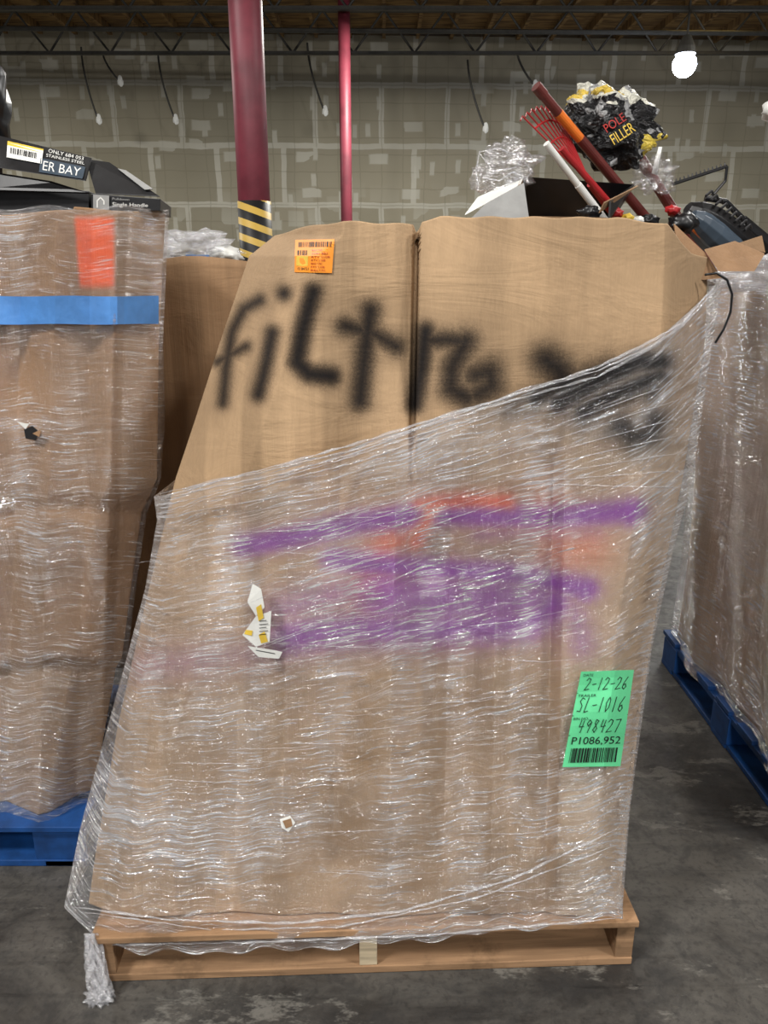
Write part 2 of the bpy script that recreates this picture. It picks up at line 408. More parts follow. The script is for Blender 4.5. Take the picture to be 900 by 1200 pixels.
m = MB(); m.box((6.35, 11.5, 2.9), (0.30, 0.30, 5.8), simple("column_dark_green", (52, 54, 46), 0.7))
m.tube([(6.2, 11.5, 4.4), (5.2, 11.5, 4.0)], 0.03, M_steel); m.obj("steel_column.001")
for k, (u, v0, v1) in enumerate(((95, 55, 140), (185, 60, 140), (360, 50, 130), (548, 70, 150), (606, 60, 100), (120, 60, 95))):
    m = MB(); m.tube([P(u+20*(q/8)**1.6, v0+(v1-v0)*q/8, 15.0) for q in range(9)], 0.018, M_steel, 6)
    m.blob(P(u+21, v1, 15.0), (0.05, 0.03, 0.09), M_white, 0.3, sub=2)
    m.obj("hanging_cable" if k == 0 else "hanging_cable.%03d" % k)
# high bay lamp
m = MB(); c = P(802, 76, 12.0); M_em = emis("lamp_glow", (220, 232, 255), 70)
m.tube([c+Vector((0, 0, 0.13)), c+Vector((0, 0, 0.22)), c+Vector((0, 0, 0.36))], [0.14, 0.12, 0.05], M_steel, 20)
m.tube([c+Vector((0, 0, 0.36)), (c.x, c.y, 5.84)], 0.015, M_steel, 6)
m.blob(c, (0.16, 0.16, 0.16), M_em, 0.0, sub=3)
m.obj("high_bay_lamp")
m = MB(); m.box((5.1, 13.4, 5.62), (1.1, 0.35, 0.08), emis("fixture_warm", (255, 215, 120), 3)); m.box((5.1, 13.4, 5.75), (1.2, 0.42, 0.2), M_steel); m.obj("ceiling_light_fixture")

def area(name, loc, size, power, col=(1, 0.98, 0.95), rot=(0, 0, 0)):
    d = bpy.data.lights.new(name, 'AREA'); d.size = size; d.energy = power; d.color = col
    o = bpy.data.objects.new(name, d); o.location = loc; o.rotation_euler = rot; scene.collection.objects.link(o); return o
area("bay_light_1", (-3.2, -1.2, 5.3), 0.7, 270, rot=(D(30), D(-25), 0))
area("bay_light_2", (3.8, -0.6, 5.3), 0.7, 190, rot=(D(25), D(30), 0))
area("bay_light_8", (0.4, -4.2, 5.3), 0.9, 210, rot=(D(40), 0, 0))
area("bay_light_3", (-3.5, 5, 5.2), 1.0, 130)
area("bay_light_4", (3.2, 5.5, 5.2), 1.0, 130)
area("bay_light_5", (-7, 11, 4.9), 1.0, 330, (1, .98, .92))
area("bay_light_6", (0.5, 11, 4.9), 1.0, 330, (1, .98, .92))
area("bay_light_7", (6.5, 11, 4.9), 1.0, 330, (1, .98, .92))
wd = bpy.data.worlds.new("world"); scene.world = wd; wd.use_nodes = True
bg = wd.node_tree.nodes['Background']; bg.inputs[0].default_value = (0.92, 0.96, 1.0, 1); bg.inputs[1].default_value = 0.34

# ------------------------------------------------------------ pallets
def pallet(name, x, y, w, d, rot, mat, mat2, block=False):
    m = MB(); H = 0.137
    def bx(cx, cy, cz, sx, sy, sz, mt): m.box((cx, cy, cz), (sx, sy, sz), mt)
    nb = 7; bw = 0.105
    for i in range(nb): bx(0, bw/2+(d-bw)*i/(nb-1), H-0.008, w, bw if i not in (0, nb-1) else bw+0.03, 0.016, mat)
    if block:
        for i in (-1, 0, 1):
            bx(i*(w/2-0.06), d/2, H-0.026, 0.11, d, 0.02, mat)
            for j in (0.07, d/2, d-0.07): bx(i*(w/2-0.07), j, 0.068, 0.14, 0.13, 0.096, mat)
            bx(i*(w/2-0.06), d/2, 0.010, 0.11, d, 0.018, mat)
        for j in (0.055, d/2, d-0.055): bx(0, j, 0.0105, w, 0.11, 0.019, mat)
    else:
        for i in (-1, 0, 1): bx(i*(w/2-0.02), d/2, 0.068, 0.040, d-0.006, 0.096, mat2 if i == 0 else mat)
        for j in (0.05, d*0.3, d*0.5, d*0.7, d-0.05): bx(0, j, 0.0105, w, 0.10, 0.019, mat)
    o = m.obj(name, bevel=0.002); o.location = (x, y, 0); o.rotation_euler = (0, 0, rot); return o
pallet("wooden_pallet", -0.035, 1.352, 1.20, 1.0, D(2.2), M_wood, M_woodpale)
pallet("blue_pallet", -1.385, 1.68, 1.2, 0.70, D(0), M_blue, M_blue, True)
pallet("blue_pallet.001", 1.73, 1.72, 1.2, 1.10, D(0), M_blue, M_blue, True)
pallet("wooden_pallet.001", -0.3, 2.47, 1.2, 0.9, D(0), M_wood, M_wood)

# ------------------------------------------------------------ main bulk box
Lb = [(200, 335), (276, 322), (300, 292), (400, 258), (500, 226), (560, 206), (600, 196), (700, 172), (850, 138), (1000, 112), (1100, 98)]
Rb = [(250, 826), (302, 830), (400, 826), (560, 800), (700, 772), (850, 748), (1000, 732), (1100, 722)]
Y0 = [(250, 1.47), (600, 1.42), (1083, 1.372), (1200, 1.37)]
def dents(u, v):
    d = 0.0
    for cu, cv, ru, rv, a in ((260, 640, 60, 70, .018), (395, 560, 40, 120, .012), (540, 560, 50, 90, -.012), (330, 860, 60, 120, .022), (450, 780, 40, 150, -.014), (560, 870, 45, 130, .02), (690, 620, 40, 120, .016), (640, 980, 50, 80, -.012), (230, 960, 60, 60, -.010), (620, 720, 50, 60, .012), (400, 1000, 50, 60, .012), (340, 700, 22, 40, .012), (500, 660, 26, 30, .014), (430, 900, 20, 50, .010)):
        d = d+2.0*a*np.exp(-((u-cu)/ru)**2-((v-cv)/rv)**2)
    return d*(1-sstep(v, 1000, 1080))
def fold_main(u, v):
    up = u+(v-260)*0.02
    lo = sstep(v, 420, 620)
    y1 = interp(up, [(100, 0), (345, 0.0), (400, -0.016), (484, 0.012), (487, .034), (491.5, .034), (492.5, -0.010), (560, -0.016), (650, 0.014), (715, -0.010), (790, 0.0)])
    y2 = interp(up, [(100, 0), (170, -.010), (215, 0.018), (290, 0.046), (345, -0.014), (405, 0.030), (470, -0.022), (535, 0.032), (590, -.016), (655, 0.034), (668, 0.0), (745, -.010), (790, 0.0)])
    y2 = y2*(1-0.8*sstep(v, 940, 1080))
    return y1*(1-lo)+y2*lo+0.004*np.sin(u*0.021+v*0.013)+0.003*np.sin(v*0.03-u*0.011)+dents(u, v)
FB = Front(Lb, Rb, Y0, [(250, 0.16), (1100, 0.10)], [(250, 0.24), (600, 0.17), (1083, 0.03)], [(250, 0.90), (1100, 0.95)], [(250, 0.20), (700, 0.14), (1083, 0.02)], fold_main)
VT = [(322, 276), (345, 268), (400, 259), (484, 263), (488, 272), (491, 268), (494, 259), (515, 254), (725, 255), (785, 263), (800, 284), (812, 296), (830, 302)]
def vtop(q): return interp(322+q*508, VT)+1.0*np.sin(q*60)
F, U, V, T = FB.gridZ(500, 480, vtop, 0.142)
blk = [([(304, 352), (286, 362), (272, 388), (265, 430), (261, 472)], 8, 3.0, 1), ([(255, 424), (288, 406)], 7, 3, 1),
       ([(333, 344)], 10, 3, 1), ([(319, 390), (311, 430), (303, 462)], 10, 3, 1),
       ([(367, 342), (355, 385), (348, 424), (362, 438), (388, 441)], 13, 3, 1),
       ([(434, 364), (428, 410), (422, 470)], 14, 4, 1), ([(404, 382), (440, 392), (464, 406)], 12, 4, 1),
       ([(499, 388), (494, 430), (486, 474)], 12, 3, 1), ([(496, 400), (520, 398), (540, 400)], 12, 4, 1),
       ([(546, 400), (530, 430), (528, 455), (546, 466)], 16, 5, 1), ([(556, 440), (574, 436), (576, 452), (560, 462)], 17, 6, 1),
       ([(640, 422), (656, 434), (664, 452)], 20, 6, 1)]
fbl = [([(628, 466), (672, 444), (712, 428)], 9, 4, .95), ([(655, 472), (700, 446), (748, 424), (776, 424)], 10, 3, 1), ([(684, 482), (725, 460), (774, 440)], 8, 3, .95), ([(776, 426), (764, 460)], 8, 5, .8), ([(728, 500), (742, 512), (764, 508), (768, 492)], 10, 5, .9), ([(600, 474), (625, 464)], 9, 6, .6)]
blk2 = blk+[(p, r+3, s+2, a) for p, r, s, a in fbl]
pur = [([(285, 640), (350, 628), (420, 612), (500, 602), (560, 604), (640, 606), (700, 602), (746, 598)], 13, 3.5, 1), ([(738, 600)], 16, 4, 1), ([(390, 655), (440, 662), (520, 668), (600, 674), (688, 690)], 13, 4, 1),
       ([(685, 692)], 13, 4, 1), ([(335, 748), (420, 738), (520, 738), (620, 730), (650, 706)], 18, 7, 1), ([(450, 700), (560, 702), (625, 706)], 36, 10, .85), ([(330, 715), (400, 695), (460, 690)], 16, 9, .6),
       ([(668, 690), (682, 755)], 12, 8, .6), ([(170, 780), (250, 772), (330, 760)], 14, 10, .3), ([(560, 626), (700, 618)], 6, 6, .5)]
ora = [([(492, 592), (540, 588), (596, 590)], 8, 4, 1), ([(508, 594), (488, 634)], 8, 4, 1), ([(455, 626), (432, 690)], 14, 9, .7), ([(440, 650), (470, 630), (500, 604)], 8, 6, .8), ([(640, 600), (665, 650), (690, 640)], 18, 12, .5), ([(560, 600), (650, 606)], 10, 8, .6)]
pm = paint(U, V, pur); om = paint(U, V, ora); keep = mask(U, V, [(492, 590), (560, 588), (596, 590)], 6, 3)+mask(U, V, [(508, 594), (488, 634)], 8, 3)
pm = pm*(1-np.clip(keep, 0, 1)*.9)
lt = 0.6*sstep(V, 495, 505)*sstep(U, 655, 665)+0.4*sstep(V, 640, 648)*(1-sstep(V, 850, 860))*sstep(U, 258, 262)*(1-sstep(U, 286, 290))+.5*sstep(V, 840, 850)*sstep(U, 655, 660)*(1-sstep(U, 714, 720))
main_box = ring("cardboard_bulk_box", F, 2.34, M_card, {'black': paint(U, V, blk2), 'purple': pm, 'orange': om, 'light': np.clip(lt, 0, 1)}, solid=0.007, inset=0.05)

# film around it
Lf = [(500, 205), (580, 180), (610, 184), (690, 170), (780, 146), (880, 118), (970, 94), (1062, 75), (1100, 92), (1120, 100)]
Rf = [(300, 850), (330, 846), (450, 828), (560, 812), (640, 790), (760, 764), (950, 738), (1060, 730), (1120, 730)]
Y0f = [(250, 1.438), (600, 1.380), (1083, 1.334), (1200, 1.328)]
rs = np.random.RandomState(3)
WV = [(rs.uniform(.03, .16), rs.uniform(.05, .7), rs.uniform(0, 6.28), rs.uniform(.0006, .0022)) for _ in range(22)]
def fold_film(u, v):
    y = 0.75*fold_main(u, v)
    for k, sl, ph, am in WV:
        y = y+am*np.sin((v+u*sl)*k+ph+1.5*np.sin(u*0.008+ph))*(0.5+0.5*np.sin(u*.013+v*.009+ph*3))
    return y
FF = Front(Lf, Rf, Y0f, [(250, 0.16), (1100, 0.10)], [(250, 0.24), (600, 0.17), (1060, 0.05), (1083, 0.03)], [(250, 0.90), (1100, 0.95)], [(250, 0.20), (700, 0.14), (1083, 0.02)], fold_film)
vE = [(0, 582), (.1, 564), (.24, 543), (.37, 520), (.49, 491), (.64, 460), (.8, 428), (.9, 396), (.95, 366), (1, 326)]
vB = [(0, 1064), (.04, 1102), (.1, 1118), (.4, 1113), (.6, 1104), (1, 1076)]
G, U2, V2, T2 = FF.gridV(360, 460, lambda q: interp(q, vE)+2*np.sin(q*45), lambda q: interp(q, vB)+2.5*np.sin(q*70)+2*np.sin(q*31))
q2 = np.linspace(0, 1, 360)[None].repeat(460, 0)
bun_hl = 0.8*np.exp(-T2/0.008)+0.30*np.exp(-T2/0.08)*(.7+.3*np.sin(q2*17))+0.65*np.exp(-(1-T2)/0.020)+0.50*np.exp(-(1-q2)/0.035)+0.2*np.exp(-q2/0.05)
bun_hl += 0.70*mask(U2, V2, [(130, 950), (220, 985), (330, 962)], 36, 12)+0.5*mask(U2, V2, [(478, 740), (455, 1040)], 16, 10)+0.5*mask(U2, V2, [(622, 640), (612, 760)], 6, 6)+0.45*mask(U2, V2, [(270, 640), (235, 850)], 14, 10)+0.4*mask(U2, V2, [(690, 890), (700, 1060)], 18, 10)  # includes overhead-light highlights on the film, painted in as whiteness
bun_hl += 0.5*mask(U2, V2, [(300, 560), (420, 640), (350, 700)], 14, 12)+0.25*mask(U2, V2, [(580, 500), (700, 450)], 14, 10)+.4*mask(U2, V2, [(410, 740), (400, 830)], 8, 7)+.45*mask(U2, V2, [(440, 550), (600, 520)], 12, 10)+.4*mask(U2, V2, [(310, 780), (300, 850)], 12, 9)+.35*mask(U2, V2, [(540, 850), (545, 980)], 8, 8)
bun_hl *= 1-.7*mask(U2, V2, [(620, 470), (700, 450), (775, 435)], 20, 8)
ring("stretch_wrap_film", G, 2.38, M_film, {'bunch_highlight': bun_hl, 'film_paint': np.clip(paint(U2, V2, fbl), 0, 1)*.93}, q=T2, inset=0.05)
def strand(mb, f, pts, r, mat, off=0.006, n=60, wig=0.8):
    us = [p[0] for p in pts]; vs = [p[1] for p in pts]; tt = np.linspace(0, 1, n); k = np.linspace(0, 1, len(pts))
    out = []; rr = []
    for i, t_ in enumerate(tt):
        u = np.interp(t_, k, us); v = np.interp(t_, k, vs)+wig*math.sin(i*0.9)
        out.append(f.pt(u, v, off)); rr.append(r*(0.4+0.8*abs(math.sin(i*0.25+math.sin(i*0.13)*2)))*min(1, 8*min(t_, 1-t_)+.15))
    mb.tube(out, rr, mat, 6)
m = MB()
ed = [(184, 578), (250, 562), (330, 544), (420, 520), (500, 492), (600, 461), (700, 431), (760, 402), (800, 376), (842, 328)]
eu = [p[0] for p in ed]; ev = [p[1] for p in ed]
for k, (dv, rr_) in enumerate(((1, .0026), (5, .0016), (10, .0022), (16, .0012), (22, .0014))):
    strand(m, FF, [(u, v+dv*(1-.25*i/9)+2*math.sin(i*1.7+k*2)) for i, (u, v) in enumerate(ed)][:(10 if k < 3 else 6)], rr_, M_rope, 0.002+.001*(k % 2), 160, .4)
for k in range(7):
    u0 = 200+k*45; v0 = np.interp(u0, eu, ev)+30+k*16
    strand(m, FF, [(u0, v0), (u0*.5+410, np.interp(u0*.5+410, eu, ev)+60+k*10), (816, 440+k*22)], 0.0008, M_rope, 0.002, 70, .2)
strand(m, FF, [(80, 1062), (200, 1078), (340, 1082), (470, 1068), (600, 1030), (722, 972)], 0.0030, M_rope, 0.004, 120, .4)
strand(m, FF, [(92, 1068), (250, 1090), (400, 1086), (560, 1052), (724, 990)], 0.0018, M_rope, 0.004, 120, .4)
strand(m, FF, [(100, 1108), (300, 1104), (500, 1096), (724, 1076)], 0.0026, M_rope, 0.005, 120, .4)
for i in range(60):
    u0 = random.uniform(160, 600); v0 = random.uniform(590, 1050); ln = random.uniform(40, 180); sl = random.uniform(-0.45, 0.02)*(1 if v0 < 850 else 0.4)
    u1 = min(u0+ln, 715)
    strand(m, FF, [(u0, v0), ((u0+u1)/2, v0+(u1-u0)/2*sl+4), (u1, v0+(u1-u0)*sl)], random.uniform(0.0004, 0.0009), M_rope, 0.002, 30, .15)
m.obj("stretch_wrap_strand", smooth=True)
# loose tail on the floor
m = MB()
for k in range(11):
    pts = []; rr = []
    for i in range(34):
        t_ = i/33; u = 99+17*t_+9*math.sin(t_*6+k*1.3)*(.3+t_)+k*1.3; v = 1094+(74+k*2)*t_
        pts.append(P(u, v, 1.318-0.035*t_+0.008*math.sin(k*2+t_*7))); rr.append(0.0022+0.0040*abs(math.sin(t_*8+k))+0.002*t_)
    m.tube(pts, rr, M_rope, 8, flat=.4)
m.blob(P(117, 1168, 1.285), (0.024, 0.018, 0.018), M_rope, 0.9, 4, 4, 2)
m.obj("film_tail_knot", smooth=True)

# ------------------------------------------------------------ labels (stickers that follow the surface)
def text_geo(body):
    c = bpy.data.curves.new('t', 'FONT'); c.body = body; c.resolution_u = 3
    o = bpy.data.objects.new('t', c); scene.collection.objects.link(o)
    dg = bpy.context.evaluated_depsgraph_get(); dg.update()
    me = bpy.data.meshes.new_from_object(o.evaluated_get(dg))
    vs = np.array([v.co[:2] for v in me.vertices]); fs = [tuple(p.vertices) for p in me.polygons]
    bpy.data.objects.remove(o); bpy.data.meshes.remove(me); bpy.data.curves.remove(c)
    mn = vs.min(0); mx = vs.max(0); return (vs-mn)/(mx-mn), fs
class Decal:
    def __init__(s, f, W, H, base=None, off=0.004, n=14):
        s.f = f; s.W = W; s.H = H; s.mb = MB(); s.off = off
        if base:
            vs = [f(W*i/n, H*j/n, off) for j in range(n+1) for i in range(n+1)]
            s.mb.mesh(vs, [(j*(n+1)+i, (j+1)*(n+1)+i, (j+1)*(n+1)+i+1, j*(n+1)+i+1) for j in range(n) for i in range(n)], base)
    def rect(s, a0, b0, a1, b1, mat, lift=0.0008):
        s.mb.poly([s.f(a, b, s.off+lift) for a, b in ((a0, b0), (a0, b1), (a1, b1), (a1, b0))], mat)
    def text(s, body, a0, b0, a1, b1, mat, lift=0.0012):
        vs, fs = text_geo(body)
        s.mb.mesh([s.f(a0+x*(a1-a0), b1-y*(b1-b0), s.off+lift) for x, y in vs], fs, mat)
    def line(s, pts, w, mat, lift=0.0014):
        for (x0, y0), (x1, y1) in zip(pts[:-1], pts[1:]):
            dx, dy = x1-x0, y1-y0; L = math.hypot(dx, dy) or 1; nx, ny = -dy/L*w/2, dx/L*w/2; ex, ey = dx/L*w*.3, dy/L*w*.3
            s.mb.poly([s.f(a, b, s.off+lift) for a, b in ((x0+nx-ex, y0+ny-ey), (x1+nx+ex, y1+ny+ey), (x1-nx+ex, y1-ny+ey), (x0-nx-ex, y0-ny-ey))], mat)
    def barcode(s, a0, b0, a1, b1, mat):
        x = a0
        while x < a1-1:
            w = random.choice((0.6, 0.6, 1.2, 1.8)); s.rect(x, b0, min(x+w, a1), b1, mat, .0014); x += w+random.choice((0.6, 0.9, 1.3))
    def poly(s, pts, mat, lift=0.0): s.mb.poly([s.f(a, b, s.off+lift) for a, b in pts], mat)
def quad(surf, TL, TR, BR, BL, W, H):
    def f(a, b, off):
        x = a/W; y = b/H
        u = (TL[0]*(1-x)+TR[0]*x)*(1-y)+(BL[0]*(1-x)+BR[0]*x)*y
        v = (TL[1]*(1-x)+TR[1]*x)*(1-y)+(BL[1]*(1-x)+BR[1]*x)*y
        return surf.pt(u, v, off)
    return f
HW = {'2': [[(0, .2), (.3, 0), (.8, .1), (.75, .4), (0, 1), (1, .92)]], '-': [[(.1, .55), (.9, .5)]], '1': [[(.5, 0), (.4, 1)]],
      '6': [[(.8, 0), (.25, .45), (.1, .85), (.5, 1), (.85, .8), (.6, .55), (.15, .7)]], 'S': [[(.9, .1), (.4, 0), (.1, .25), (.7, .55), (.6, .95), (0, .9)]],
      'L': [[(.3, 0), (.1, 1), (.8, .92)]], '0': [[(.5, 0), (.1, .4), (.3, 1), (.8, .7), (.8, .2), (.5, 0)]], '4': [[(.2, 0), (.1, .55), (.95, .5)], [(.75, .05), (.6, 1)]],
      '9': [[(.85, .2), (.4, 0), (.1, .3), (.4, .5), (.85, .2), (.6, 1)]], '8': [[(.8, .1), (.3, 0), (.2, .3), (.8, .7), (.5, 1), (.1, .8), (.8, .1)]], '7': [[(0, .05), (.9, 0), (.4, 1)]]}
def hand(d, s_, a0, b0, w, h, gap, lw, mat):
    for ch in s_:
        for st in HW.get(ch, []): d.line([(a0+x*w+(1-y)*w*.35, b0+y*h) for x, y in st], lw, mat)
        a0 += w+gap
W_, H_ = 65, 112
d = Decal(quad(FF, (681, 787), (743, 785), (727, 898), (659, 899), W_, H_), W_, H_, M_green, 0.006)
d.text("DATE", 4, 3, 16, 6, M_ink); d.text("TRAILER", 2, 27, 24, 30, M_ink); d.text("BIN NO.", 2, 54, 20, 57, M_ink)
hand(d, "2-12-26", 8, 8, 5.5, 14, 2.0, 0.9, M_ink); d.line([(0, 25.5), (65, 25.5)], .7, M_ink)
hand(d, "SL-1016", 4, 31, 6, 17, 2, 0.9, M_ink); d.line([(0, 52), (65, 52)], .7, M_ink)
hand(d, "498427", 9, 57, 6, 15, 2.4, 0.9, M_ink); d.line([(0, 75), (65, 75)], .7, M_ink)
d.text("P1086,952", 5, 77, 61, 87, M_ink); d.barcode(6, 90, 60, 107, M_ink)
d.mb.obj("green_pallet_label")
d = Decal(quad(FB, (346, 281), (392, 280), (389, 320), (345, 319), 46, 40), 46, 40, M_org, 0.003)
d.barcode(4, 3, 44, 9, M_ink); d.rect(2, 20, 16, 32, M_yel)
for y in (12, 16, 20, 24, 28, 32, 36): d.text(random.choice(("3541 882", "BULK 7 PO", "RTV 1108")), 20, y, 20+random.uniform(12, 22), y+2.2, M_red)
d.barcode(3, 13, 15, 19, M_ink); d.text("12 84721", 4, 34, 17, 37, M_ink)
d.mb.obj("orange_inventory_sticker")
d = Decal(lambda a, b, off: FF.pt(a, b, off), 1, 1, None, 0.003)
d.poly([(296, 684), (306, 690), (310, 712), (300, 722), (290, 706)], M_white); d.poly([(300, 722), (318, 716), (316, 752), (300, 758), (284, 744)], M_white)
d.poly([(290, 757), (322, 762), (331, 764), (327, 772), (303, 770)], M_white); d.poly([(300, 712), (306, 708), (309, 724), (303, 728)], M_yel, .001)
d.poly([(288, 738), (296, 739), (295, 745), (286, 743)], M_yel, .001); d.poly([(303, 744), (310, 740), (314, 752), (306, 754)], M_yel, .001)
for i in range(5): d.line([(304, 728+i*4), (312+i % 2*2, 727+i*4)], .8, M_ink)
d.line([(300, 762), (322, 766)], .8, M_ink)
d.mb.obj("torn_sticker")
d = Decal(lambda a, b, off: FF.pt(a, b, off), 1, 1, None, 0.004)
d.poly([(328, 960), (340, 956), (346, 964), (338, 975), (330, 970)], M_white); d.poly([(331, 962), (341, 959), (343, 968), (335, 971)], M_cardL, .001)
d.mb.obj("torn_film_scrap")

# ------------------------------------------------------------ left stack
Ll = [(0, -330), (1200, -420)]
Rl = [(245, 194), (400, 186), (560, 184), (580, 176), (600, 166), (700, 152), (770, 143), (782, 136), (955, 105), (1000, 103)]
def fold_l(u, v):
    sv = v+.06*(u-60)+5*np.sin(u*.03)
    return interp(u+(v-250)*0.03, [(-300, 0), (-60, 0), (28, 0.044), (66, -0.018), (110, .012), (138, -0.004), (150, 0.016), (200, 0.01)])+0.008*np.sin(v*0.012+u*.02)-0.035*np.exp(-((v-520)/160)**2)+0.024*sstep(sv, 770, 792)+.012*np.exp(-((sv-600)/14)**2)+.03*np.exp(-((u-100)/50)**2-((v-690)/60)**2)+.02*np.exp(-((u-30)/40)**2-((v-440)/50)**2)
FL = Front(Ll, Rl, [(240, 1.73), (960, 1.705)], [(0, .1), (1, .1)], [(0, .15), (1, .15)], [(0, .90), (1, .90)], [(240, .14), (960, .08)], fold_l)
F, U, V, T = FL.gridZ(280, 380, lambda q: 249+3*np.sin(q*22)-4*(q > .8), 0.14)
z0 = np.zeros_like(U)
rectm = sstep(U, 84+(V-250)*.08, 90+(V-250)*.08)*(1-sstep(U, 130, 137))*sstep(V, 250, 260)*(1-sstep(V, 330, 342))
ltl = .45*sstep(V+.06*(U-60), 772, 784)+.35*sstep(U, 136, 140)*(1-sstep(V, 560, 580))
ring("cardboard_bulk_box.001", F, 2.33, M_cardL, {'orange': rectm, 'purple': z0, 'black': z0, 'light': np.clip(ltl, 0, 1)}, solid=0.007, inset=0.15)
FLf = Front([(0, -345), (1200, -435)], [(245, 198), (400, 191), (560, 189), (582, 181), (602, 172), (700, 158), (770, 149), (955, 110), (1000, 108)], [(240, 1.700), (960, 1.679)], [(0, .1), (1, .1)], [(0, .15), (1, .15)], [(0, .90), (1, .90)], [(240, .14), (960, .08)], lambda u, v: fold_l(u, v)*.8+0.0015*np.sin((v+u*.25)*.15)+0.0015*np.sin((v-u*.15)*.07+2))
G, U2, V2, T2 = FLf.gridV(220, 260, lambda q: 243+3*np.sin(q*40), lambda q: 966+4*np.sin(q*50))
bun_hl = 0.5*np.exp(-T2/0.015)+0.3*np.exp(-(1-T2)/0.02)+0.4*mask(U2, V2, [(150, 268), (180, 275)], 16, 10)+0.6*mask(U2, V2, [(0, 498), (45, 500)], 10, 6)+.45*mask(U2, V2, [(30, 790), (20, 920)], 24, 14)+.4*mask(U2, V2, [(165, 260), (160, 420), (150, 560)], 12, 8)+.4*mask(U2, V2, [(30, 560), (50, 640)], 16, 10)+.3*mask(U2, V2, [(90, 400), (80, 560)], 8, 8)+.35*mask(U2, V2, [(100, 820), (90, 940)], 8, 8)
bun_hl *= 1-.7*mask(U2, V2, [(110, 260), (110, 330)], 22, 6)
ring("stretch_wrap_film.001", G, 2.36, M_filmL, {'bunch_highlight': bun_hl}, q=T2, inset=0.15)
m = MB(); n = 60
vs = []
for i in range(n+1):
    u = -300+(186+300)*i/n
    for k in (0, 1): vs.append(FLf.pt(u, (347 if k == 0 else 380)+.5*math.sin(i*.5+k), 0.003))
m.mesh(vs, [(2*i, 2*i+1, 2*i+3, 2*i+2) for i in range(n)], M_tape)
m.obj("blue_masking_tape")
d = Decal(lambda a, b, off: FLf.pt(a, b, off), 1, 1, None, 0.004)
d.poly([(28, 503), (38, 499), (46, 506), (42, 516), (30, 514)], M_ink); d.poly([(20, 494), (34, 497), (30, 503)], M_white, .001); d.poly([(38, 508), (48, 503), (46, 512)], M_cardL, .001)
d.mb.obj("torn_film_scrap.001")

# ------------------------------------------------------------ rounded wrapped stacks
def stackring(name, x0, x1, y0, y1, z0, z1, mat, grow=0.0, lean=(0, 0), film=False, seed=0, nz=60, solid=0.0):
    pts = []; N = 30
    cor = [(x0-grow, y0-grow), (x1+grow, y0-grow), (x1+grow, y1+grow), (x0-grow, y1+grow)]
    for i in range(4):
        a = np.array(cor[i]); b = np.array(cor[(i+1) % 4])
        for k in range(N): pts.append(a+(b-a)*(k+0.0)/N)
    pts = np.array(pts); n = len(pts); c = pts.mean(0)
    A = np.zeros((nz, n, 3))
    for j in range(nz):
        t_ = j/(nz-1); z = z1+(z0-z1)*t_
        w = 0.012*np.sin(np.arange(n)*0.33+seed+z*2)+0.010*np.sin(np.arange(n)*0.71+z*5+seed)
        dd = pts-c; ln = np.linalg.norm(dd, axis=1)[:, None]
        A[j, :, :2] = pts+dd/ln*w[:, None]+np.array(lean)*(1-t_); A[j, :, 2] = z+0.012*np.sin(np.arange(n)*.4)*(1-t_)**4
    idx = np.arange(nz*n).reshape(nz, n); nx = np.roll(idx, -1, 1)
    f = np.stack([idx[:-1], idx[1:], nx[1:], nx[:-1]], -1).reshape(-1, 4)
    me = bpy.data.meshes.new(name); me.from_pydata(A.reshape(-1, 3).tolist(), [], f.tolist()); me.update(); me.materials.append(mat)
    me.polygons.foreach_set('use_smooth', [True]*len(me.polygons))
    if film:
        uv = me.uv_layers.new(name='UVMap'); vi = np.zeros(len(me.loops), dtype=np.int32); me.loops.foreach_get('vertex_index', vi)
        uu = (np.arange(n)*4.6/n)[None].repeat(nz, 0).reshape(-1)[vi]; vv = np.linspace(0, 1, nz)[:, None].repeat(n, 1).reshape(-1)[vi]
        uv.data.foreach_set('uv', np.stack([uu, vv], -1).reshape(-1).astype(np.float32))
        tz = np.linspace(0, 1, nz)
        at = me.attributes.new('bunch_highlight', 'FLOAT', 'POINT'); at.data.foreach_set('value', (0.6*np.exp(-tz/.03)+.3*np.exp(-tz/.3)+.5*np.exp(-(1-tz)/.05))[:, None].repeat(n, 1).reshape(-1).astype(np.float32))
    o = bpy.data.objects.new(name, me); scene.collection.objects.link(o)
    if solid: mm = o.modifiers.new('thickness', 'SOLIDIFY'); mm.thickness = solid; mm.offset = -1
    return o
stackring("cardboard_bulk_box.002", 1.165, 2.25, 1.76, 2.78, 0.14, 1.55, M_cardR, seed=1, solid=0.007)
stackring("stretch_wrap_film.002", 1.165, 2.25, 1.76, 2.78, 0.10, 1.575, M_filmR, grow=0.02, film=True, seed=1)
stackring("cardboard_bulk_box.003", -0.98, 0.02, 2.50, 3.30, 0.14, 1.55, M_cardD, lean=(0.27, 0), seed=3, solid=0.007)

# ------------------------------------------------------------ goods on the left stack
def plane_f(TL, TR, BR, BL, W, H):
    nrm = (TR-TL).cross(BL-TL).normalized()
    if nrm.y > 0: nrm = -nrm
    def f(a, b, off):
        x = a/W; y = b/H
        return (TL*(1-x)+TR*x)*(1-y)+(BL*(1-x)+BR*x)*y+nrm*off
    return f
m = MB()
m.slab([P(-60, 206, 1.86), P(104, 224, 1.82), P(104, 247, 1.82), P(-60, 248, 1.86)], (-0.02, 0.26, 0), M_black)
TL, TR, BR, BL = P(-70, 142, 2.0), P(107, 185, 1.88), P(100, 212, 1.83), P(-70, 186, 1.90)
m.slab([TL, TR, BR, BL], (0, 0.006, 0.0), M_black)
m.slab([P(-40, 196, 1.84), P(60, 212, 1.80), P(105, 226, 1.80), P(-40, 222, 1.82)], (0, 0.004, -0.002), M_black)
par = m.obj("faucet_carton", bevel=0.001)
d = Decal(plane_f(TL, TR, BR, BL, 177, 36), 177, 36, None, 0.002)
